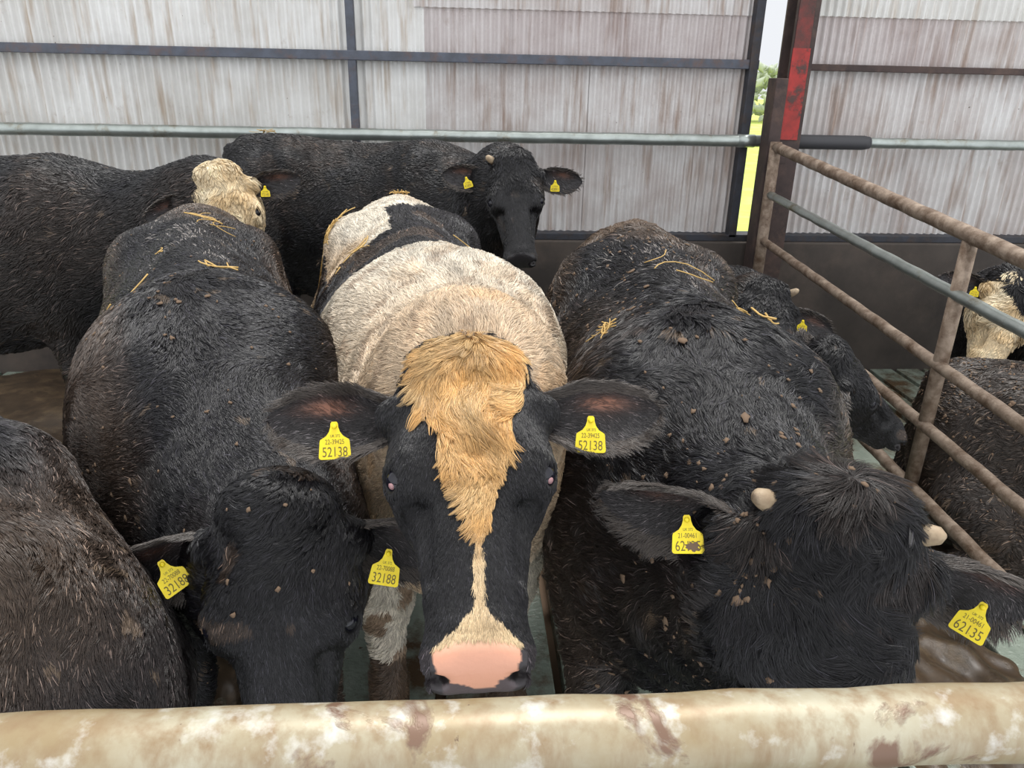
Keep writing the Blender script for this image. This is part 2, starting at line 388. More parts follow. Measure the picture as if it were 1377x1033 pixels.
EYE_C = np.array([.106, .209, -.052]); EYE_D = np.array([.80, .12, .588]); EYE_D = EYE_D/np.linalg.norm(EYE_D)
def head_fn(P):
    Pm = P.copy(); Pm[..., 0] = np.abs(Pm[..., 0])
    d = sdE(P, (0, .09, -.09), (.105, .13, .095))
    d = smin(d, sdE(P, (0, .005, -.055), (.092, .055, .06)), .05)               # poll
    d = smin(d, sdE(Pm, (.088, .20, -.060), (.042, .055, .045)), .045)       # orbits
    d = smin(d, sdC(Pm, (.04, .16, -.08), (.026, .43, -.062), .07, .042), .05)
    d = smin(d, sdC(P, (0, .22, -.055), (0, .43, -.05), .048, .038), .03)    # nasal bone
    d = smin(d, sdC(Pm, (.06, .12, -.19), (.022, .42, -.125), .065, .034), .06)   # jaw
    d = smin(d, sdE(Pm, (.082, .16, -.15), (.045, .09, .09)), .05)           # cheek
    d = smin(d, sdE(P, (0, .468, -.068), (.074, .052, .056)), .03)           # muzzle
    d = smin(d, sdE(Pm, (.048, .485, -.062), (.032, .036, .042)), .02)       # nostril wings
    d = smin(d, sdE(P, (0, .455, -.128), (.046, .045, .026)), .02)           # chin
    d = smin(d, sdC(Pm, (.098, .172, -.040), (.124, .215, -.042), .010, .010), .018)   # brow
    d = smin(d, sdC(Pm, (.090, .075, -.075), (.125, .075, -.085), .038, .030), .035)   # ear base
    q = Pm-EYE_C; a = q@EYE_D; rho = np.linalg.norm(q-a[..., None]*EYE_D, axis=-1)
    d = smax(d, -(np.linalg.norm(q-EYE_D*.026, axis=-1)-.020), .006)         # eye socket
    d = smin(d, np.hypot(rho-.0215, a-.013)-.0042, .008)                     # eyelids
    d = smin(d, sdC(Pm, (.098, .178, -.022), (.124, .190, -.052), .006, .006), .014)
    d = smax(d, P@np.array([0, .83, .557])-(.83*.512-.557*.045), .022)       # sloping nose pad
    d = smax(d, -sdC(Pm, (.049, .514, -.044), (.068, .486, -.066), .009, .016), .012)   # nostril
    d = smax(d, -sdE(P, (0, .505, -.107), (.07, .05, .0035)), .008)          # mouth
    d = smax(d, -sdC(Pm, (.075, .27, -.045), (.062, .36, -.055), .012, .008), .04)
    return d
def build_head():
    V, Q = surface(head_fn, (-.18, -.09, -.29), (.18, .56, .04), .0044)
    return relax(V, Q, 1), Q

BODY = build_body(False); LYING = build_body(True); HEAD = build_head()

def ear_mesh(side, root, out, opening, L=.238, W=.065, droop=.0):
    """cupped leaf-shaped ear; out = direction of its length, opening = way the cup faces (head space)"""
    a = np.array(out, float); a /= np.linalg.norm(a); c = np.array(opening, float); c = c-a*(a@c); c /= np.linalg.norm(c)
    b = np.cross(a, c)
    if b[1] < 0: b = -b           # b points down the face
    S, T = 22, 14; V = []; F = []
    prm = []
    for layer in (0, 1):
        for i in range(S+1):
            s = i/S
            wd = W*(np.interp(s, [0, .12, .35, .6, .8, .93, 1], [.48, .62, .98, 1.0, .78, .42, .04]))
            dp = np.interp(s, [0, .15, .5, 1], [.040, .036, .024, .004])
            for j in range(T+1):
                t = -1+2*j/T
                up = .82 if t < 0 else 1.12
                p = np.array(root)+a*L*s+b*(wd*t*up+droop*s*s)+c*(-dp*(1-t*t)+.012*abs(t)**3*(s < .9))
                if layer: p = p-c*(.007+.004*(1-s))*(1-t*t)**.5
                V.append(p); prm.append((s, t, layer))
    n = (S+1)*(T+1)
    def quad(l, i, j): q = [l*n+i*(T+1)+j, l*n+i*(T+1)+j+1, l*n+(i+1)*(T+1)+j+1, l*n+(i+1)*(T+1)+j]; return q
    for i in range(S):
        for j in range(T): F.append(quad(0, i, j)); F.append(quad(1, i, j)[::-1])
        for j in (0, T):
            q = [i*(T+1)+j, (i+1)*(T+1)+j, n+(i+1)*(T+1)+j, n+i*(T+1)+j]; F.append(q if j == 0 else q[::-1])
    for j in range(T): F.append([S*(T+1)+j, n+S*(T+1)+j, n+S*(T+1)+j+1, S*(T+1)+j+1])
    V = np.array(V); F = np.array(F)
    if np.dot(np.cross(V[F[0][1]]-V[F[0][0]], V[F[0][3]]-V[F[0][0]]), c) < 0: F = F[:, ::-1]
    return V, F, np.array(prm), (np.array(root), a, b, c, L)

# ------------------------------------------------------------------ noise used for coats
_K = rng.normal(size=(6, 12, 3)); _PH = rng.uniform(0, 6.28, (6, 12))
def snoise(P, scale, k=0):
    return np.sin(P@(_K[k].T*scale)+_PH[k]).mean(-1)*2.2
def mixc(a, b, f): f = np.clip(f, 0, 1)[:, None]; return a*(1-f)+np.array(b)*f

# ------------------------------------------------------------------ spine
def spine(knots, scale):
    K = np.array(knots, float); u = K[:, 0]; Pn = K[:, 1:]
    m = np.gradient(Pn, u, axis=0)
    def Cf(x):
        i = np.clip(np.searchsorted(u, x)-1, 0, len(u)-2); h = u[i+1]-u[i]; t = (x-u[i])/h
        tc = np.clip(t, 0, 1); t2, t3 = tc*tc, tc**3
        p = ((2*t3-3*t2+1)[:, None]*Pn[i]+((t3-2*t2+tc)*h)[:, None]*m[i]+(-2*t3+3*t2)[:, None]*Pn[i+1]+((t3-t2)*h)[:, None]*m[i+1])
        d = ((6*t2-6*tc)/h)[:, None]*Pn[i]+(3*t2-4*tc+1)[:, None]*m[i]+((-6*t2+6*tc)/h)[:, None]*Pn[i+1]+(3*t2-2*tc)[:, None]*m[i+1]
        return p+d*((t-tc)*h)[:, None], d
    def mp(Q):
        p, d = Cf(Q[:, 0]); T = d/np.linalg.norm(d, axis=1, keepdims=True)
        Nn = np.cross(T, (0, 0, 1.)); Nn /= np.linalg.norm(Nn, axis=1, keepdims=True); Up = np.cross(Nn, T)
        low = np.clip((.75-Q[:, 2])/.3, 0, 1)[:, None]           # legs hang straight down
        Up = Up*(1-low)+np.array([0, 0, 1.])*low; Up /= np.linalg.norm(Up, axis=1, keepdims=True)
        return p-Nn*(Q[:, 1]*scale[0])[:, None]+Up*((Q[:, 2]-1.2)*scale[1])[:, None]
    return mp

def fur_object(parent, name, W, Wn, D, Lh, colr, clump=.6, lift=.35, wave=.25, seed=1, rad=1.0, npt=5, nscale=1.):
    """W roots, Wn normals, D unit growth directions (world), Lh lengths, colr colours"""
    R = np.random.default_rng(seed); n = len(W)
    if n == 0: return
    T = D-Wn*np.sum(D*Wn, 1, keepdims=True); T /= np.linalg.norm(T, axis=1, keepdims=True)+1e-9
    B = np.cross(Wn, T)
    ang = snoise(W, 22*nscale, 1)*.55*wave*2+snoise(W, 60*nscale, 2)*.6*wave*2+R.normal(0, .18, n)
    T, B = T*np.cos(ang)[:, None]+B*np.sin(ang)[:, None], B*np.cos(ang)[:, None]-T*np.sin(ang)[:, None]
    lf = (lift*(1+.6*snoise(W, 40*nscale, 3))+R.normal(0, .08, n)).clip(.06, 1.4)
    t = np.linspace(0, 1, npt)[None, :, None]; L = (Lh*R.uniform(.7, 1.15, n))[:, None, None]
    bend = (snoise(W, 30*nscale, 4)*wave*1.4+R.normal(0, .12, n))[:, None, None]
    pts = W[:, None, :]+L*(t*T[:, None]*np.cos(lf)[:, None, None]+(t-.45*t*t)*Wn[:, None]*np.sin(lf)[:, None, None]+bend*t*t*B[:, None])
    pts[..., 2] -= (L*.10*t*t)[..., 0]
    ns = max(1, n//11); seeds = R.choice(n, ns, False)
    kd = KDTree(ns)
    for i, s in enumerate(seeds): kd.insert(W[s], i)
    kd.balance(); near = np.array([kd.find(p)[1] for p in W.tolist()]); sp_ = seeds[near]
    dist = np.linalg.norm(W-W[sp_], axis=1)
    cl = (clump*np.exp(-(dist/(.6*Lh+.002))**2))[:, None, None]*t**1.3
    pts = pts*(1-cl)+pts[sp_]*cl
    camd = np.linalg.norm(W-CAM, axis=1)
    rr = (rad*np.clip(.00042*camd, .00028, .0022))[:, None]*np.array([1., 1., .9, .7, .25][:npt])[None]
    cu = bpy.data.hair_curves.new(name); cu.add_curves([npt]*n)
    cu.attributes['position'].data.foreach_set('vector', pts.astype(np.float32).ravel())
    ra = cu.attributes.new('radius', 'FLOAT', 'POINT') if 'radius' not in cu.attributes else cu.attributes['radius']
    ra.data.foreach_set('value', rr.astype(np.float32).ravel())
    ca = cu.attributes.new('hair_colour', 'FLOAT_COLOR', 'CURVE')
    jit = R.uniform(.65, 1.35, n)[:, None]*(1+.25*snoise(W, 50, 5))[:, None]
    gs = (R.random(n) < .05) & (colr.max(1) < .06); jit[gs] *= 6
    cc = np.concatenate([(colr*jit).clip(.002, .95), np.ones((n, 1))], 1)
    ca.data.foreach_set('color', cc.astype(np.float32).ravel())
    cu.materials.append(MAT['fur'])
    o = bpy.data.objects.new(name, cu); C.objects.link(o); o.parent = parent; o['kind'] = 'stuff'
    return o

def tris(Q): return np.concatenate([Q[:, [0, 1, 2]], Q[:, [0, 2, 3]]])
def sample(V, Q, dens, seed, maskf=None):
    """roots spread evenly over what the camera can see; returns tri index + barycentric"""
    T = tris(Q); a, b, c = V[T[:, 0]], V[T[:, 1]], V[T[:, 2]]
    n = np.cross(b-a, c-a); ar = np.linalg.norm(n, axis=1)*.5+1e-12; n = n/(2*ar[:, None])
    ce = (a+b+c)/3; d = ce-CAM; dd = np.linalg.norm(d, axis=1); cosv = -np.sum(n*d, 1)/dd
    z = d@F_; xx = np.abs(d@R_)/np.maximum(z, .01); yy = np.abs(d@U_)/np.maximum(z, .01)
    vis = (z > .1) & (xx < .95) & (yy < .75)
    wt = np.where(vis, ar*np.clip(cosv*.7+.45, 0, 1)/dd**2, 0)*FPX**2
    if maskf is not None: wt = wt*maskf(T)
    R = np.random.default_rng(seed); k = R.poisson(wt*dens*FUR); ti = np.repeat(np.arange(len(T)), k)
    r1, r2 = R.random(len(ti))**.5, R.random(len(ti)); bc = np.stack([1-r1, r1*(1-r2), r1*r2], 1)
    return T[ti], bc, n[ti]
def lerp3(A, T, bc): return (A[T]*bc[..., None]).sum(1)

def tag_mesh(parent, loc, normal, up, big, small, s=1.0, mud=False):
    """yellow plastic ear tag with its printed numbers"""
    n = Vector(normal).normalized(); u = Vector(up); u = (u-n*u.dot(n)).normalized(); r = u.cross(n)
    Mx = Matrix(((r.x, u.x, n.x), (r.y, u.y, n.y), (r.z, u.z, n.z)))
    out = [(-.0265, -.030), (-.025, -.033), (-.022, -.034), (.022, -.034), (.025, -.033), (.0265, -.030), (.0245, -.004), (.0235, -.001), (.014, .005), (.009, .012),
           (.0065, .020), (.006, .026), (.004, .029), (-.004, .029), (-.006, .026), (-.0065, .020), (-.009, .012), (-.014, .005), (-.0235, -.001), (-.0245, -.004)]
    k = len(out); v = []; 
    for z in (-.0008, .0008):
        for x, y in out: v.append((x*s, y*s, z+.12*x*x*s*4))
    f = [tuple(range(k))[::-1], tuple(range(k, 2*k))]+[(i, (i+1) % k, k+(i+1) % k, k+i) for i in range(k)]
    o = mesh_obj('ear_tag', v, f, MAT['yellow'], parent); o.matrix_local = Matrix.Translation(Vector(loc)) @ Mx.to_4x4()
    MB().tube([(0, .021*s, -.004), (0, .021*s, .004), (0, .021*s, .006)], [.0045*s, .0045*s, .003*s], 12).obj('tag_stud', MAT['yellow'], o, True)
    def text(body, x, y, size, sx=1.):
        cu = bpy.data.curves.new('t', 'FONT'); cu.body = body; cu.size = size; cu.align_x = 'CENTER'; cu.extrude = .0002; cu.offset = -.00002
        t = bpy.data.objects.new('t', cu); me = bpy.data.meshes.new_from_object(t); bpy.data.objects.remove(t)
        me.transform(Matrix.Diagonal((sx*s, s, s, 1))); me.transform(Matrix.Translation((x*s, y*s, .0011)))
        me.materials.append(MAT['ink']); me.name = 'tag_number'
        q = bpy.data.objects.new('tag_number', me); C.objects.link(q); q.parent = o
    text(big, 0, -.0295, .0235, .72); text(small, 0, -.0085, .0115, .72)
    if s > .9: text('UK 372', .001, .003, .0065, .8)
    if mud:
        R = random.Random(3); vs = []; n_ = 22
        for i in range(n_): 
            th = 6.283*i/n_; q = .0095*(1+.35*R.uniform(-1, 1)); vs.append((.008+1.15*q*math.cos(th), -.022+.8*q*math.sin(th), .0016))
        mesh_obj('mud_splash', vs, [tuple(range(n_))], MAT['mud'], o)
    return o

CAMV = Vector(CAM)
def make_bull(label, knots, poll, nose, hn, coat, face, body=BODY, scale=(1, 1), hs=1.0, roll=0., ears=None, tags=(None, None),
              dens=.30, furlen=.032, facelen=.014, horns=None, seed=1, clump=.6, wave=.3, name='bull', bodydens=None, lift=.35, nose_rad=1.0, mud=0, mudface=1., vfold=0., whorl=None):
    """knots: spine (u, x, y, z); poll/nose: world; coat/face: colour functions; ears: (out, opening) per side in head space"""
    root = bpy.data.objects.new(name, None); C.objects.link(root)
    k0 = np.array(knots); root.location = (float(k0[:, 1].mean()), float(k0[:, 2].mean()), 0)
    off = np.array(root.location)
    tag(root, label, 'bull')
    mp = spine(knots, scale)
    BV, BQ = body; WB = mp(BV)
    poll = np.array(poll, float); fy = np.array(nose, float)-poll; fl_ = np.linalg.norm(fy); fy /= fl_
    sc = hs
    fz = np.array(hn, float); fz = fz-fy*(fz@fy); fz /= np.linalg.norm(fz); fx = np.cross(fy, fz)
    if roll:
        c_, s_ = math.cos(roll), math.sin(roll); fx, fz = fx*c_+fz*s_, fz*c_-fx*s_
    HM = np.stack([fx, fy, fz], 0)*sc          # rows
    hmap = lambda P: poll+P@HM
    HV, HQ = HEAD
    mir = lambda e: tuple((-v[0], v[1], v[2]) for v in e)
    if ears is None: ears = [((-1, .12, -.1), (-.1, .25, 1)), ((1, .12, -.1), (.1, .25, 1))]
    ears = [mir(ears[1]), mir(ears[0])]; tags = tags[::-1]; horns = [-h for h in horns] if horns else None   # given left/right as seen
    # ears
    if ears is None: ears = [((-1, .12, -.1), (-.1, .25, 1)), ((1, .12, -.1), (.1, .25, 1))]
    earm = []
    for sgn, (o_, c_) in zip((-1, 1), ears):
        earm.append(ear_mesh(sgn, (sgn*.105, .075, -.085), o_, c_))
    V = [WB, hmap(HV)]; Q = [BQ, HQ+len(WB)]; n = len(WB)+len(HV)
    cb, _ = coat(BV, WB); ch, chl, wet = face(HV, None)
    cols = [np.concatenate([cb*.7, np.full((len(cb), 1), .75)], 1), np.concatenate([ch*np.where(wet > .5, 1, .8)[:, None], np.where(wet > .5, .35, .6)[:, None]], 1)]
    earcols = []
    for (EV, EF, prm, fr_) in earm:
        V.append(hmap(EV)); Q.append(EF+n); n += len(EV)
        base = np.tile(np.array([.022, .02, .022]), (len(EV), 1))
        inner = (prm[:, 2] == 0)*np.exp(-((prm[:, 1]+.35)/.24)**2)*np.exp(-((prm[:, 0]-.58)/.17)**2)
        base = mixc(base, (.30, .13, .08), inner*1.0*(1. if face is hero_face else .4)); earcols.append(base)
        cols.append(np.concatenate([base, np.full((len(EV), 1), .6)], 1))
    V = np.concatenate(V); Q = np.concatenate(Q); cols = np.concatenate(cols)
    o = mesh_obj('body', V-off, Q, MAT['hide'], root, True)
    ca = o.data.color_attributes.new('col', 'FLOAT_COLOR', 'POINT'); ca.data.foreach_set('color', cols.astype(np.float32).ravel())
    # ---- fur on the trunk
    allW, allN, allD, allL, allC = [], [], [], [], []
    T, bc, nn = sample(WB, BQ, dens*(bodydens or 1), seed*11+1)
    if len(T):
        P = lerp3(BV, T, bc); W = lerp3(WB, T, bc)
        col, ln = coat(P, W)
        d = np.stack([-np.ones(len(P)), .25*np.sign(P[:, 1])*np.clip(np.abs(P[:, 1])*5, 0, 1), -.45*np.clip((1.3-P[:, 2])*3, 0, 1)-0*P[:, 0]], 1)
        if whorl:
            du, dv = P[:, 0]-whorl[0], P[:, 1]-whorl[1]; rr = np.hypot(du, dv)+1e-6; wt = (np.exp(-(rr/.42)**2)*(P[:, 2] > 1.0))[:, None]
            rad_ = np.stack([du/rr, dv/rr, -.2+0*du], 1); rad_[:, :2] += .45*np.stack([-dv/rr, du/rr], 1); d = d*(1-wt)+rad_*wt*1.3
        D = mp(P+d*.01)-mp(P); D /= np.linalg.norm(D, axis=1, keepdims=True)+1e-9
        allW.append(W); allN.append(nn); allD.append(D); allL.append(ln*furlen); allC.append(col)
    W1 = [np.concatenate(a) for a in (allW, allN, allD, allL, allC)] if allW else None
    if W1 is not None:
        f = fur_object(root, 'body_fur', W1[0]-off, W1[1], W1[2], W1[3], W1[4], clump, lift, wave, seed) if False else None
        f = fur_at(root, 'body_fur', off, W1, clump, lift, wave, seed, nose_rad)
    # ---- fur on the head
    WH = hmap(HV); T, bc, nn = sample(WH, HQ, dens*1.3, seed*11+2)
    if len(T):
        P = lerp3(HV, T, bc); W = lerp3(WH, T, bc); col, ln, wet = face(P, nn)
        d = np.stack([.35*np.sign(P[:, 0])*np.clip(np.abs(P[:, 0])*9, 0, 1), np.where(P[:, 1] < -.01, .3, 1), -.1+0*P[:, 0]], 1)
        if vfold:
            d[:, 0] += -np.sign(P[:, 0])*vfold*np.clip((.15-P[:, 1])/.05, 0, 1)*np.clip((P[:, 1]-.01)/.03, 0, 1)*np.clip(np.abs(P[:, 0])*25, 0, 1)+np.sign(P[:, 0])*vfold*.7*np.clip((P[:, 1]-.15)/.05, 0, 1)*np.clip(np.abs(P[:, 0])*15, 0, 1)
        D = d@HM; D /= np.linalg.norm(D, axis=1, keepdims=True)
        keep = (wet < .5) & (np.linalg.norm(np.abs(P)*[1, 1, -1]-(EYE_C+EYE_D*.018), axis=1) > .021)
        A = [a[keep] for a in (W, nn, D, ln, col)]
        long = A[3] > 1.2
        fur_at(root, 'face_fur', off, [a[~long] for a in A[:3]]+[A[3][~long]*facelen, A[4][~long]], clump*.7, .16, wave*.6, seed+50, .85)
        fur_at(root, 'forelock', off, [a[long] for a in A[:3]]+[A[3][long]*facelen, A[4][long]], .8, .40, wave*1.9, seed+60, .9)
    if mud:
        R = np.random.default_rng(seed+9); vs = []; fs = []
        allv = np.concatenate([WB, WH]); nb = len(WB)
        cn = np.zeros_like(allv)
        for Vx, Qx, o_ in ((WB, BQ, 0), (WH, HQ, nb)):
            nq = np.cross(Vx[Qx[:, 2]]-Vx[Qx[:, 0]], Vx[Qx[:, 3]]-Vx[Qx[:, 1]])
            for i in range(4): np.add.at(cn, Qx[:, i]+o_, nq)
        cn /= np.linalg.norm(cn, axis=1, keepdims=True)+1e-12; cn[nb:] *= 1 if np.sum(cn[nb:]*(allv[nb:]-allv[nb:].mean(0))) > 0 else -1
        vc = np.sum(cn*(CAM-allv), 1)/np.linalg.norm(CAM-allv, axis=1)
        wgt = np.where(vc > .1, np.clip(.4+snoise(allv, 5, 3), .02, 2), 0); wgt[nb:] *= mudface*.12
        ids = R.choice(len(allv), mud, p=wgt/wgt.sum())
        for i in ids:
            n_ = cn[i]; lift_ = (furlen*.20 if i < nb else facelen*.55)*R.uniform(.7, 1.2); c = allv[i]+n_*lift_
            a = np.cross(n_, R.normal(size=3)); a /= np.linalg.norm(a); b = np.cross(n_, a)
            ra = R.uniform(.0015, .0055)*(1.8 if R.random() < .10 else 1); k = 9; o_ = len(vs); rr_ = ra*R.uniform(.45, 1.35, k); asp = R.uniform(.6, 1.6)
            for h_ in (-.002, .0015):
                for j in range(k):
                    th = 6.283*j/k; vs.append(c+a*rr_[j]*math.cos(th)*asp+b*rr_[j]*math.sin(th)+n_*h_*.5)
            vs.append(c+n_*.0014); fs += [(o_+k+j, o_+k+(j+1) % k, o_+2*k) for j in range(k)]+[(o_+j, o_+(j+1) % k, o_+k+(j+1) % k, o_+k+j) for j in range(k)]
        mm = mesh_obj('dried_mud', np.array(vs)-off, fs, MAT['mud'], root, True); mm['kind'] = 'stuff'
    # ---- ear fur
    acc = []
    for (EV, EF, prm, fr_), ecol in zip(earm, earcols):
        WE = hmap(EV); T, bc, nn = sample(WE, EF, dens*.8, seed*11+3)
        if not len(T): continue
        s_ = lerp3(prm, T, bc); W = lerp3(WE, T, bc); col = lerp3(ecol, T, bc)
        rt, a, b, c, L = fr_
        d = a[None]*(.6+.4*s_[:, :1])+b[None]*(.9*s_[:, 1:2]); D = d@HM; D /= np.linalg.norm(D, axis=1, keepdims=True)
        pink = col[:, 0] > .12; edge = np.abs(s_[:, 1]) > .7
        kp = ~(pink & (rng.random(len(pink)) < .8)); ln = np.where(edge, .024, .015)*sc
        acc.append([x[kp] for x in (W, nn, D, ln, mixc(mixc(col, (.035, .032, .034), .5*np.ones(len(col))), (.12, .10, .085), np.where(edge, .6, .05)))])
    if acc:
        A = [np.concatenate([x[i] for x in acc]) for i in range(5)]
        fur_at(root, 'ear_fur', off, A, .3, .3, .25, seed+70, .8)
    # ---- eyes
    for sgn in (-1, 1):
        ec = EYE_C+EYE_D*.0065; c = hmap(np.array([[sgn*ec[0], ec[1], ec[2]]]))[0]-off
        bm = bmesh.new(); bmesh.ops.create_uvsphere(bm, u_segments=20, v_segments=14, radius=.0205*sc); me = bpy.data.meshes.new('eye'); bm.to_mesh(me); bm.free()
        me.polygons.foreach_set('use_smooth', [True]*len(me.polygons)); me.materials.append(MAT['eye'])
        q = bpy.data.objects.new('eye', me); C.objects.link(q); q.parent = root; q.location = c
        if body is BODY and face is hero_face:
            wv = (np.array([[sgn*.0085, .0100, .0075]])@HM)[0]
            bm = bmesh.new(); bmesh.ops.create_uvsphere(bm, u_segments=14, v_segments=10, radius=.0072*sc); m2 = bpy.data.meshes.new('eye_white'); bm.to_mesh(m2); bm.free()
            m2.polygons.foreach_set('use_smooth', [True]*len(m2.polygons)); m2.materials.append(MAT['sclera'])
            q2 = bpy.data.objects.new('eye_white', m2); C.objects.link(q2); q2.parent = q; q2.location = wv
    # ---- horn stubs
    if horns:
        for sgn in horns:
            a = hmap(np.array([[sgn*.090, .012, -.045]]))[0]-off; b = hmap(np.array([[sgn*.124, -.004, -.012]]))[0]-off
            m_ = (a+b)/2
            MB().tube([a, m_, a*.15+b*.85, b], [.018*sc, .016*sc, .012*sc, .004], 14).obj('horn', MAT['horn'], root, True)
    # ---- ear tags
    for k, tg in enumerate(tags):
        if not tg: continue
        rt, a, b, c, L = earm[k][3]
        s_, t_, upv, big, small = tg[:5]; size = tg[5] if len(tg) > 5 else 1.
        p = rt+a*L*s_+b*t_+c*.006; pw = hmap(p[None])[0]
        nrm = np.array(tg[6]) if len(tg) > 6 and tg[6] is not None else (CAM-pw)
        nv = Vector(nrm).normalized(); uv = Vector(upv); uv = (uv-nv*uv.dot(nv)).normalized()
        pw = pw-np.array(uv)*.021*size+np.array(nv)*.019
        tag_mesh(root, pw-off, nrm, upv, big, small, size, len(tg) > 7)
    SURF[label] = (BV, WB)
    return root
SURF = {}
def fur_at(root, name, off, A, clump, lift, wave, seed, rad=1.):
    W, Nn, D, L, col = A
    o = fur_object(root, name, W, Nn, D, L, col, clump, lift, wave, seed, rad)
    if o: o.location = -off
    return o

# ------------------------------------------------------------------ coats
BLK = np.array([.0055, .0052, .0066]); BRN = np.array([.13, .085, .055]); CREAM = np.array([.52, .40, .27]); TAN = np.array([.56, .31, .10]); WHT = np.array([.66, .60, .50])
def black_coat(dust=.3, sc=5., k=0, top=.0, base=BLK, rump=0., ridge=0., flank=0.):
    def f(P, W):
        c = np.tile(base, (len(P), 1)); nz = snoise(P, sc, k)+.5*snoise(P, sc*6, (k+2) % 6)
        c = mixc(c, BRN, np.clip(nz*.9-.35+top*(P[:, 2]-1.1), 0, 1)*dust)
        c = mixc(c, (.18, .13, .09), (snoise(P, 75, 3)+.5*snoise(P, 30, 4) > 1.05)*dust*1.1)
        if flank: c = mixc(c, (.085, .06, .045), flank*np.clip(.35+.8*snoise(P, 5, k)+1.6*(np.abs(P[:, 1])-.22)*4, 0, 1))
        if ridge:
            m = (rng.random(len(P)) < .30*ridge*np.clip(.3+snoise(P, 26, 5), 0, 1)*np.exp(-(P[:, 1]/.11)**2)) & (P[:, 2] > 1.2) & (P[:, 0] < 1.0) & (P[:, 0] > .15)
            c[m] = (.30, .27, .25)
        if rump: c = mixc(c, (.17, .115, .075), np.clip((.55-P[:, 0])*2.5+.6*snoise(P, 11, 2), 0, 1)*rump*np.clip((P[:, 2]-1.1)*4, .2, 1)*.7)
        return c, np.ones(len(P))
    return f
def hero_coat(P, W):
    u, v, z = P[:, 0], P[:, 1], P[:, 2]; wob = .05*snoise(P, 9, 1)+.02*snoise(P, 40, 2)
    c = np.tile(BLK*1.6, (len(P), 1)); c = mixc(c, BRN*.8, (snoise(P, 14, 3) > .5)*.35)
    band = (u+wob > 1.10-.1*np.clip(1.3-z, 0, 1)) & (z > .5+0*u)
    front = mixc(np.tile(WHT*.95, (len(P), 1)), TAN*1.0, np.clip((u-1.35)*.8, 0, .40)+.15*(snoise(P, 18, 4) > .4))
    front = mixc(front, (.30, .21, .14), (snoise(P, 60, 5) > .5)*.55)
    c = np.where(band[:, None], front, c)
    rump = (u+wob < .50-1.1*np.clip(v-.03, 0, 1)) | ((u+wob < .80) & (v < -.06) & ~((v < -.28) & (u > .32)))
    rump &= (z > .9)
    c = np.where(rump[:, None], mixc(np.tile(WHT, (len(P), 1)), (.42, .28, .15), np.clip(snoise(P, 12, 2), 0, .7)), c)
    low = z+wob < .72
    c = np.where((low & (u > 1.1))[:, None], mixc(np.tile(WHT*.9, (len(P), 1)), (.22, .13, .07), (snoise(P, 30, 1) > .55)*.8), c)
    c = np.where((low & (z < .32))[:, None], BRN*.7, c)
    return c, np.where(band, 1.05, .8)
def nose_split(P):
    """1 on the bare wet nose pad"""
    fr = (P[:, 1]+.45*(P[:, 2]+.045)*0 > .466+.25*np.clip(np.abs(P[:, 0])-.03, 0, 1)-.12*np.clip(-.05-P[:, 2], -1, .1)*-1) & (P[:, 2] > -.103) & (np.abs(P[:, 0]) < .066)
    return fr.astype(float)
def black_face(forelock=1., dust=.2, pad=(.02, .018, .02), base=BLK, k=1, lock_to=.16):
    def f(P, nn):
        x, y, z = P[:, 0], P[:, 1], P[:, 2]; c = np.tile(base, (len(P), 1))
        c = mixc(c, BRN, (snoise(P, 40, k) > .7)*dust)
        wet = nose_split(P); c = np.where(wet[:, None] > .5, np.array(pad), c)
        c = np.where(((np.abs(np.abs(x)-.055) < .014) & (y > .49) & (np.abs(z+.062) < .02))[:, None], np.array([.008, .006, .007]), c)
        ln = 1+(forelock-1)*np.clip((lock_to+.05-y)/.08, 0, 1)*np.clip((z+.12)/.05, 0, 1)
        ln = np.where(y > .36, .55, ln)
        return c, ln, wet
    return f
def hero_face(P, nn):
    x, y, z = P[:, 0], P[:, 1], P[:, 2]; wob = .005*snoise(P, 60, 2)+.002*snoise(P, 200, 1)
    c = np.tile(BLK*1.0, (len(P), 1)); x0 = -.004+0*y
    hw = np.interp(y, [-.06, -.03, -.015, .02, .085, .13, .176, .233, .29, .345, .40, .43, .452, .47, .6],
                      [.0, .02, .075, .085, .084, .062, .049, .032, .015, .007, .010, .018, .040, .068, .078])
    blaze = (np.abs(x-x0)+wob < hw) & (z > -.085)
    tan = mixc(np.tile(TAN, (len(P), 1)), (.66, .47, .24), .38+.5*snoise(P, 45, 3))
    tan = mixc(tan, (.60, .50, .34), np.clip((y-.28)/.12, 0, .7))
    c = np.where(blaze[:, None], tan, c)
    wet = nose_split(P)
    sp_ = (snoise(P+3.1, 75, 4)*.012+np.abs(x-.005)*.13 > (z+.053)) | (snoise(P+1.7, 70, 2) > 1.15)
    pink = np.where(sp_[:, None], np.array([.085, .065, .07]), mixc(np.tile(np.array([.66, .33, .22]), (len(P), 1)), (.72, .50, .34), np.clip((.478-y)/.02, 0, .8)))
    c = np.where(wet[:, None] > .5, pink, c)
    c = np.where(((y > .462) & (np.abs(x) > .058+.003*snoise(P, 80, 1)-.35*np.clip(-.045-z, 0, .05)))[:, None], np.array([.03, .025, .028]), c)
    c = np.where((sdC(np.stack([np.abs(x), y, z], 1), (.047, .512, -.044), (.068, .486, -.066), .010, .015) < 0)[:, None], np.array([.012, .009, .010]), c)
    eye = np.linalg.norm(np.abs(P)*[1, .8, -1]-[.118, .175, .045], axis=1)
    c = np.where((eye < .034)[:, None] & (~blaze)[:, None], mixc(c, (.11, .07, .06), .40*np.ones(len(P))), c)
    ln = np.where(blaze, 1.0+1.6*np.clip((.34-y)/.2, 0, 1), .75)
    ln = np.where(~blaze & (y < .03), 2.4, ln)
    ln = np.where(y > .44, .6, ln)
    return c, ln, wet
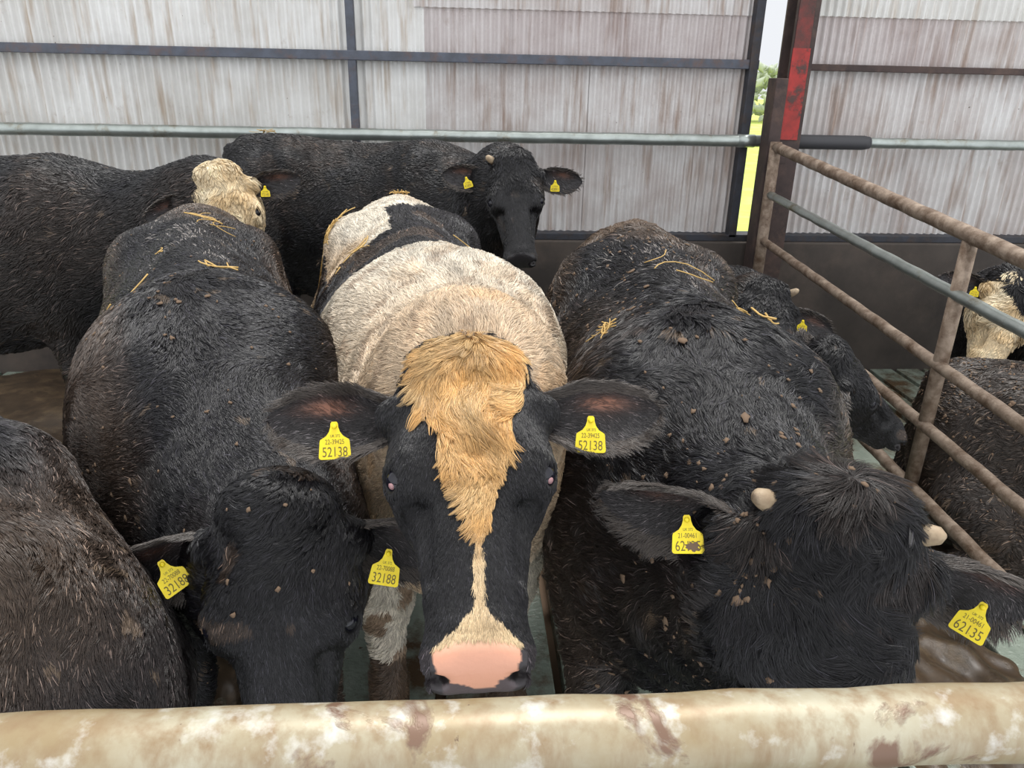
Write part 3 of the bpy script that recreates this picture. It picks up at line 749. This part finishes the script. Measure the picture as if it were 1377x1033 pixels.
def cream_face(P, nn):
    x, y, z = P[:, 0], P[:, 1], P[:, 2]
    c = mixc(np.tile(np.array([.60, .44, .24]), (len(P), 1)), (.70, .60, .42), .5+.6*snoise(P, 35, 2))
    wet = nose_split(P); c = np.where(wet[:, None] > .5, np.array([.5, .25, .2]), c)
    side = z < -.21; c = np.where(side[:, None], BLK, c)
    return c, np.where(y < .3, 1.7, .8), wet

# ------------------------------------------------------------------ the cattle
EARS = lambda l, r: [l, r]
def tocam(p): return CAM-np.array(p)
ZT = 1.2
# 1 the black and white bull at the rail
p, q = at(628, 470, 1.20), at(645, 898, .79)
hero = make_bull('black and white bull facing the rail with a tan blaze and pink nose',
    [(0, -.27, 3.22, 1.28), (.5, -.21, 2.74, 1.27), (1.0, -.13, 2.26, 1.24), (1.4, -.05, 1.88, 1.22), (1.75, -.01, 1.54, 1.30), (2.0, .01, 1.33, 1.40)],
    p, q, (0, -.6, 1), hero_coat, hero_face, ears=[((-1, -.08, -.12), (-.15, .35, 1)), ((1, -.05, -.12), (.15, .35, 1))],
    tags=((.50, .016, (0.0, .25, 1), '52138', '22-39425'), (.44, .016, (.0, .25, 1), '52138', '22-39425')),
    seed=1, dens=.40, furlen=.030, facelen=.0155, scale=(.97, 1), hs=np.linalg.norm(q-p)/.50)
# 2 black bull left of it
p, q = at(362, 680, 1.10), at(378, 1065, .92)
black_neighbour = make_bull('black bull with lowered head, left of the blazed bull, straw on its back',
    [(0, -1.00, 2.98, 1.28), (.5, -.87, 2.50, 1.26), (1.0, -.70, 2.03, 1.22), (1.4, -.57, 1.68, 1.18), (1.75, -.42, 1.40, 1.13), (2.0, -.34, 1.23, 1.09)],
    p, q, (0, -1, .6), black_coat(.45, 4, 0, base=BLK*1.5, rump=.6, ridge=1., flank=.75), black_face(1.6, .25, k=2), ears=[((-1, .28, -.25), (0, .5, 1)), ((1, .22, -.25), (0, .4, 1))],
    tags=((.50, .0, (-.6, .2, 1), '32188', '22-70088'), (.36, .02, (.2, .2, 1), '32188', '22-70088')), seed=2, whorl=(1.18, .03), dens=.36, furlen=.022, scale=(.93, 1), hs=.99, mud=200, mudface=1.0)
# 3 black bull on the right with horn stubs
p, q = at(1143, 700, .93), at(1040, 1100, .83)
shaggy = make_bull('shaggy black bull with horn stubs and mud flecks, head down at the right',
    [(0, .60, 2.72, 1.28), (.5, .57, 2.26, 1.25), (1.0, .54, 1.82, 1.20), (1.4, .53, 1.48, 1.16), (1.75, .54, 1.22, 1.15), (2.0, .56, 1.06, 1.15)],
    p, q, (-.0, -1, .7), black_coat(.5, 6, 1, base=BLK*1.3, rump=1., ridge=.8, flank=.5), black_face(3.2, .1, k=3, lock_to=.3, base=BLK*1.2), vfold=.55, hs=1.10, horns=(-1, 1), roll=-.2,
    ears=[((-1, .02, -.2), (0, .4, 1)), ((1, .16, -.25), (0, .5, 1))],
    tags=((.40, .0, (-.1, .2, 1), '62135', '21-00461', 1., None, True), (.62, .02, (.5, .2, 1), '62135', '21-00461')), mud=900, mudface=2.0, seed=3, whorl=(1.10, .05), dens=.36, furlen=.042, facelen=.017, scale=(.95, 1), clump=.75, wave=.4, lift=.3)
# 4 brownish black bull in the left corner, rump towards the rail
make_bull('brownish black bull in the lower left corner with its rump at the rail',
    [(0, -.65, .80, 1.16), (.5, -.98, 1.17, 1.16), (1.0, -1.35, 1.53, 1.16), (1.4, -1.65, 1.82, 1.16), (1.75, -1.93, 2.07, 1.13), (2.0, -2.15, 2.23, 1.1)],
    (-2.2, 2.29, 1.2), (-2.45, 2.17, .78), (-.7, .2, .5), black_coat(.55, 4, 2, base=BLK*1.8, rump=.5), black_face(), seed=4, dens=.30, furlen=.024, scale=(.96, 1))
# 5 black bull with cream face behind
p, q = at(286, 228, 3.40), at(335, 380, 3.22)
make_bull('black bull with a cream face looking over the straw topped back of the black bull',
    [(0, -3.2, 3.55, 1.28), (.5, -2.75, 3.72, 1.28), (1.0, -2.28, 3.84, 1.27), (1.4, -1.88, 3.86, 1.25), (1.75, -1.45, 3.75, 1.30), (2.0, -1.17, 3.58, 1.40)],
    p, q, (.1, -1, .5), black_coat(.4, 4, 3, flank=.3), cream_face, ears=[((-1, .12, -.0), (-.1, .4, 1)), ((1, .12, -.0), (0, .4, 1))],
    tags=(None, (.32, .015, (0, 0, 1), '72145', '22-61450', .75)), seed=5, dens=.34, furlen=.04, facelen=.018, hs=1.0)
# 6 black bull standing sideways at the back
p, q = at(690, 208, 3.72), at(701, 345, 3.50)
make_bull('black bull standing sideways below the wall pipe and looking at the camera',
    [(0, -1.28, 4.42, 1.42), (.5, -.88, 4.42, 1.37), (1.0, -.45, 4.36, 1.33), (1.4, -.10, 4.22, 1.32), (1.75, .14, 4.02, 1.38), (2.0, .22, 3.86, 1.47)],
    p, q, (0, -1, .4), black_coat(.25, 4, 4, base=BLK*.9), black_face(1.5, .1, k=4), ears=[((-1, -.22, -.2), (0, .4, 1)), ((1, .12, -.2), (0, .4, 1))],
    tags=((.50, .01, (-.3, 0, 1), '42891', '21-90420', .85), (.42, .015, (0, 0, 1), '42891', '21-90420', .85)), seed=6, dens=.34, furlen=.024, horns=(-1,), hs=1.02)
# 7 low black head with horn
p, q = at(1040, 382, 3.25), at(1036, 475, 3.02)
make_bull('black bull with one pale horn lying low near the gate hinge, mostly hidden',
    [(0, 1.42, 4.92, .74), (.5, 1.44, 4.5, .74), (1.0, 1.44, 4.08, .74), (1.4, 1.42, 3.78, .78), (1.75, 1.38, 3.52, .88), (2.0, 1.36, 3.36, .96)],
    p, q, (0, -1, .6), black_coat(.2, 4, 5, base=BLK*.9), black_face(1.6), body=LYING, scale=(.8, .9), horns=(1,), ears=[((-1, .2, -.1), (0, .4, 1)), ((1, .25, -.1), (0, .4, 1))],
    tags=(None, (.35, .01, (0, 0, 1), '52163', '22-39425', .85)), seed=7, dens=.34, furlen=.03)
# 8 black head in profile by the gate
p, q = at(1132, 462, 2.60), at(1200, 548, 2.62)
make_bull('black bull resting beside the gate with its head in profile, thin tags edge on',
    [(0, .92, 4.6, .66), (.5, .88, 4.2, .68), (1.0, .85, 3.8, .70), (1.4, .90, 3.45, .75), (1.75, 1.0, 3.05, .84), (2.0, 1.14, 2.74, .90)],
    p, q, (.75, -.2, .8), black_coat(.2, 4, 0, base=BLK*.9), black_face(1.8, .3), body=LYING, scale=(.8, .9), hs=1.02,
    tags=((.40, .01, (0, 0, 1), '52170', '22-39425', .95, (1, -.3, .1)), None), ears=[((-.75, .25, -.55), (-.4, .9, .3)), ((1, .0, -.2), (0, .4, 1))], seed=8, dens=.34, furlen=.028)
# 9 cream faced one over the gate
p, q = at(1385, 378, 3.3), at(1333, 495, 3.15)
make_bull('black bull with a cream face beyond the gate at the right edge',
    [(0, 3.75, 4.6, .70), (.5, 3.5, 4.3, .72), (1.0, 3.22, 4.0, .76), (1.4, 3.0, 3.78, .80), (1.75, 2.82, 3.55, .90), (2.0, 2.68, 3.4, 1.02)],
    p, q, (-.15, -1, .5), black_coat(.2, 4, 1), cream_face, body=LYING, scale=(.9, .9), tags=((.3, .01, (0, 0, 1), '72150', '22-61450', .75), None), seed=9, dens=.34, furlen=.03, facelen=.018)
# 10 curly brown-black one lying beyond the gate
make_bull('curly brownish black bull lying beyond the gate with a mud caked flank',
    [(0, 2.12, 3.05, .64), (.5, 2.42, 2.80, .64), (1.0, 2.80, 2.60, .66), (1.4, 3.18, 2.45, .73), (1.75, 3.5, 2.35, .8), (2.0, 3.75, 2.3, .85)],
    (3.9, 2.2, .95), (4.1, 1.95, .55), (.5, -.4, .8), black_coat(1.1, 7, 2, base=np.array([.035, .025, .019])), black_face(), body=LYING, mud=900, seed=10, dens=.34, furlen=.03, scale=(.92, .92), clump=.9, wave=.6)

# ------------------------------------------------------------------ straw
def top_point(key, u, v):
    BV, WB = SURF[key]; i = np.argmin((BV[:, 0]-u)**2+(BV[:, 1]-v)**2+np.where(BV[:, 2] > 1.0, 0, 9)-.02*BV[:, 2]); return WB[i]
def straw(key, u, v, size, n, label, seed):
    R = random.Random(seed); mb = MB(); c0 = top_point(key, u, v); org = c0+np.array([0, 0, .01])
    for k in range(n):
        a = R.uniform(0, 6.28); L = size*R.uniform(.5, 1.2); du, dv = math.cos(a), math.sin(a); bend = R.uniform(-1, 1)*2.0
        u0, v0 = u+R.gauss(0, size*.25), v+R.gauss(0, size*.2); pts = []
        for j in range(7):
            t = j/6-.5; x = t*L; y = bend*t*t*L
            p = top_point(key, u0+du*x-dv*y, v0+dv*x+du*y); pts.append(p+np.array([du*.0, 0, .014+.012*abs(t)+R.uniform(0, .006)]))
        pts = [(pts[max(j-1, 0)]+2*pts[j]+pts[min(j+1, 6)])/4+np.array([.002*j, -.003*j, 0]) for j in range(7)]
        q = [pts[0]]
        for p in pts[1:]:
            if np.linalg.norm(p-q[-1]) > .004: q.append(p)
        if len(q) < 3: continue
        mb.tube([p-org for p in q], R.uniform(.0012, .0022), 6)
    if not mb.v: return
    o = mb.obj('straw_wisp', MAT['straw'], smooth=True); o.location = org
    tag(o, label, 'straw', 'straw wisps on the backs of the bulls'); return o
KH, KB, KC = 'black and white bull facing the rail with a tan blaze and pink nose', 'black bull with lowered head, left of the blazed bull, straw on its back', 'shaggy black bull with horn stubs and mud flecks, head down at the right'
KG, KF = 'black bull standing sideways below the wall pipe and looking at the camera', 'black bull with a cream face looking over the straw topped back of the black bull'
straw(KB, 1.22, .02, .09, 4, 'small bright straw tuft at the middle of the withers of the bull left of centre', 1)
straw(KB, 1.10, -.26, .13, 4, 'forked straw stalks on the left flank of the bull left of centre', 2)
straw(KB, .55, .06, .10, 6, 'crossed straw stalks near the rump of the bull left of centre', 3)
straw(KB, .80, -.10, .05, 3, 'short straw scraps on the mid back of the bull left of centre', 12)
straw(KH, .42, -.30, .12, 26, 'thick tangle of golden straw on the left hip of the black and white bull', 4)
straw(KH, .06, .0, .07, 12, 'straw tuft standing on the tail head of the black and white bull', 5)
straw(KH, .80, -.20, .10, 5, 'brown straw bits on the left ribs of the black and white bull', 6)
straw(KH, .75, .24, .12, 3, 'fine straw stalks on the right ribs of the black and white bull', 13)
straw(KC, .80, .05, .20, 3, 'long curved straw stalk across the back of the shaggy bull', 7)
straw(KC, 1.05, -.22, .06, 9, 'knotted straw clump on the left shoulder of the shaggy bull', 8)
straw(KC, .90, .18, .10, 3, 'straw pieces on the right side of the back of the shaggy bull', 9)
straw(KC, 1.30, .10, .07, 3, 'bent straw piece behind the poll of the shaggy bull', 10)
straw(KG, .20, .05, .12, 10, 'straw strewn on the rump of the bull standing sideways at the back', 11)
straw(KF, 1.1, .15, .10, 4, 'straw on the back of the bull with the cream face at the left', 14)
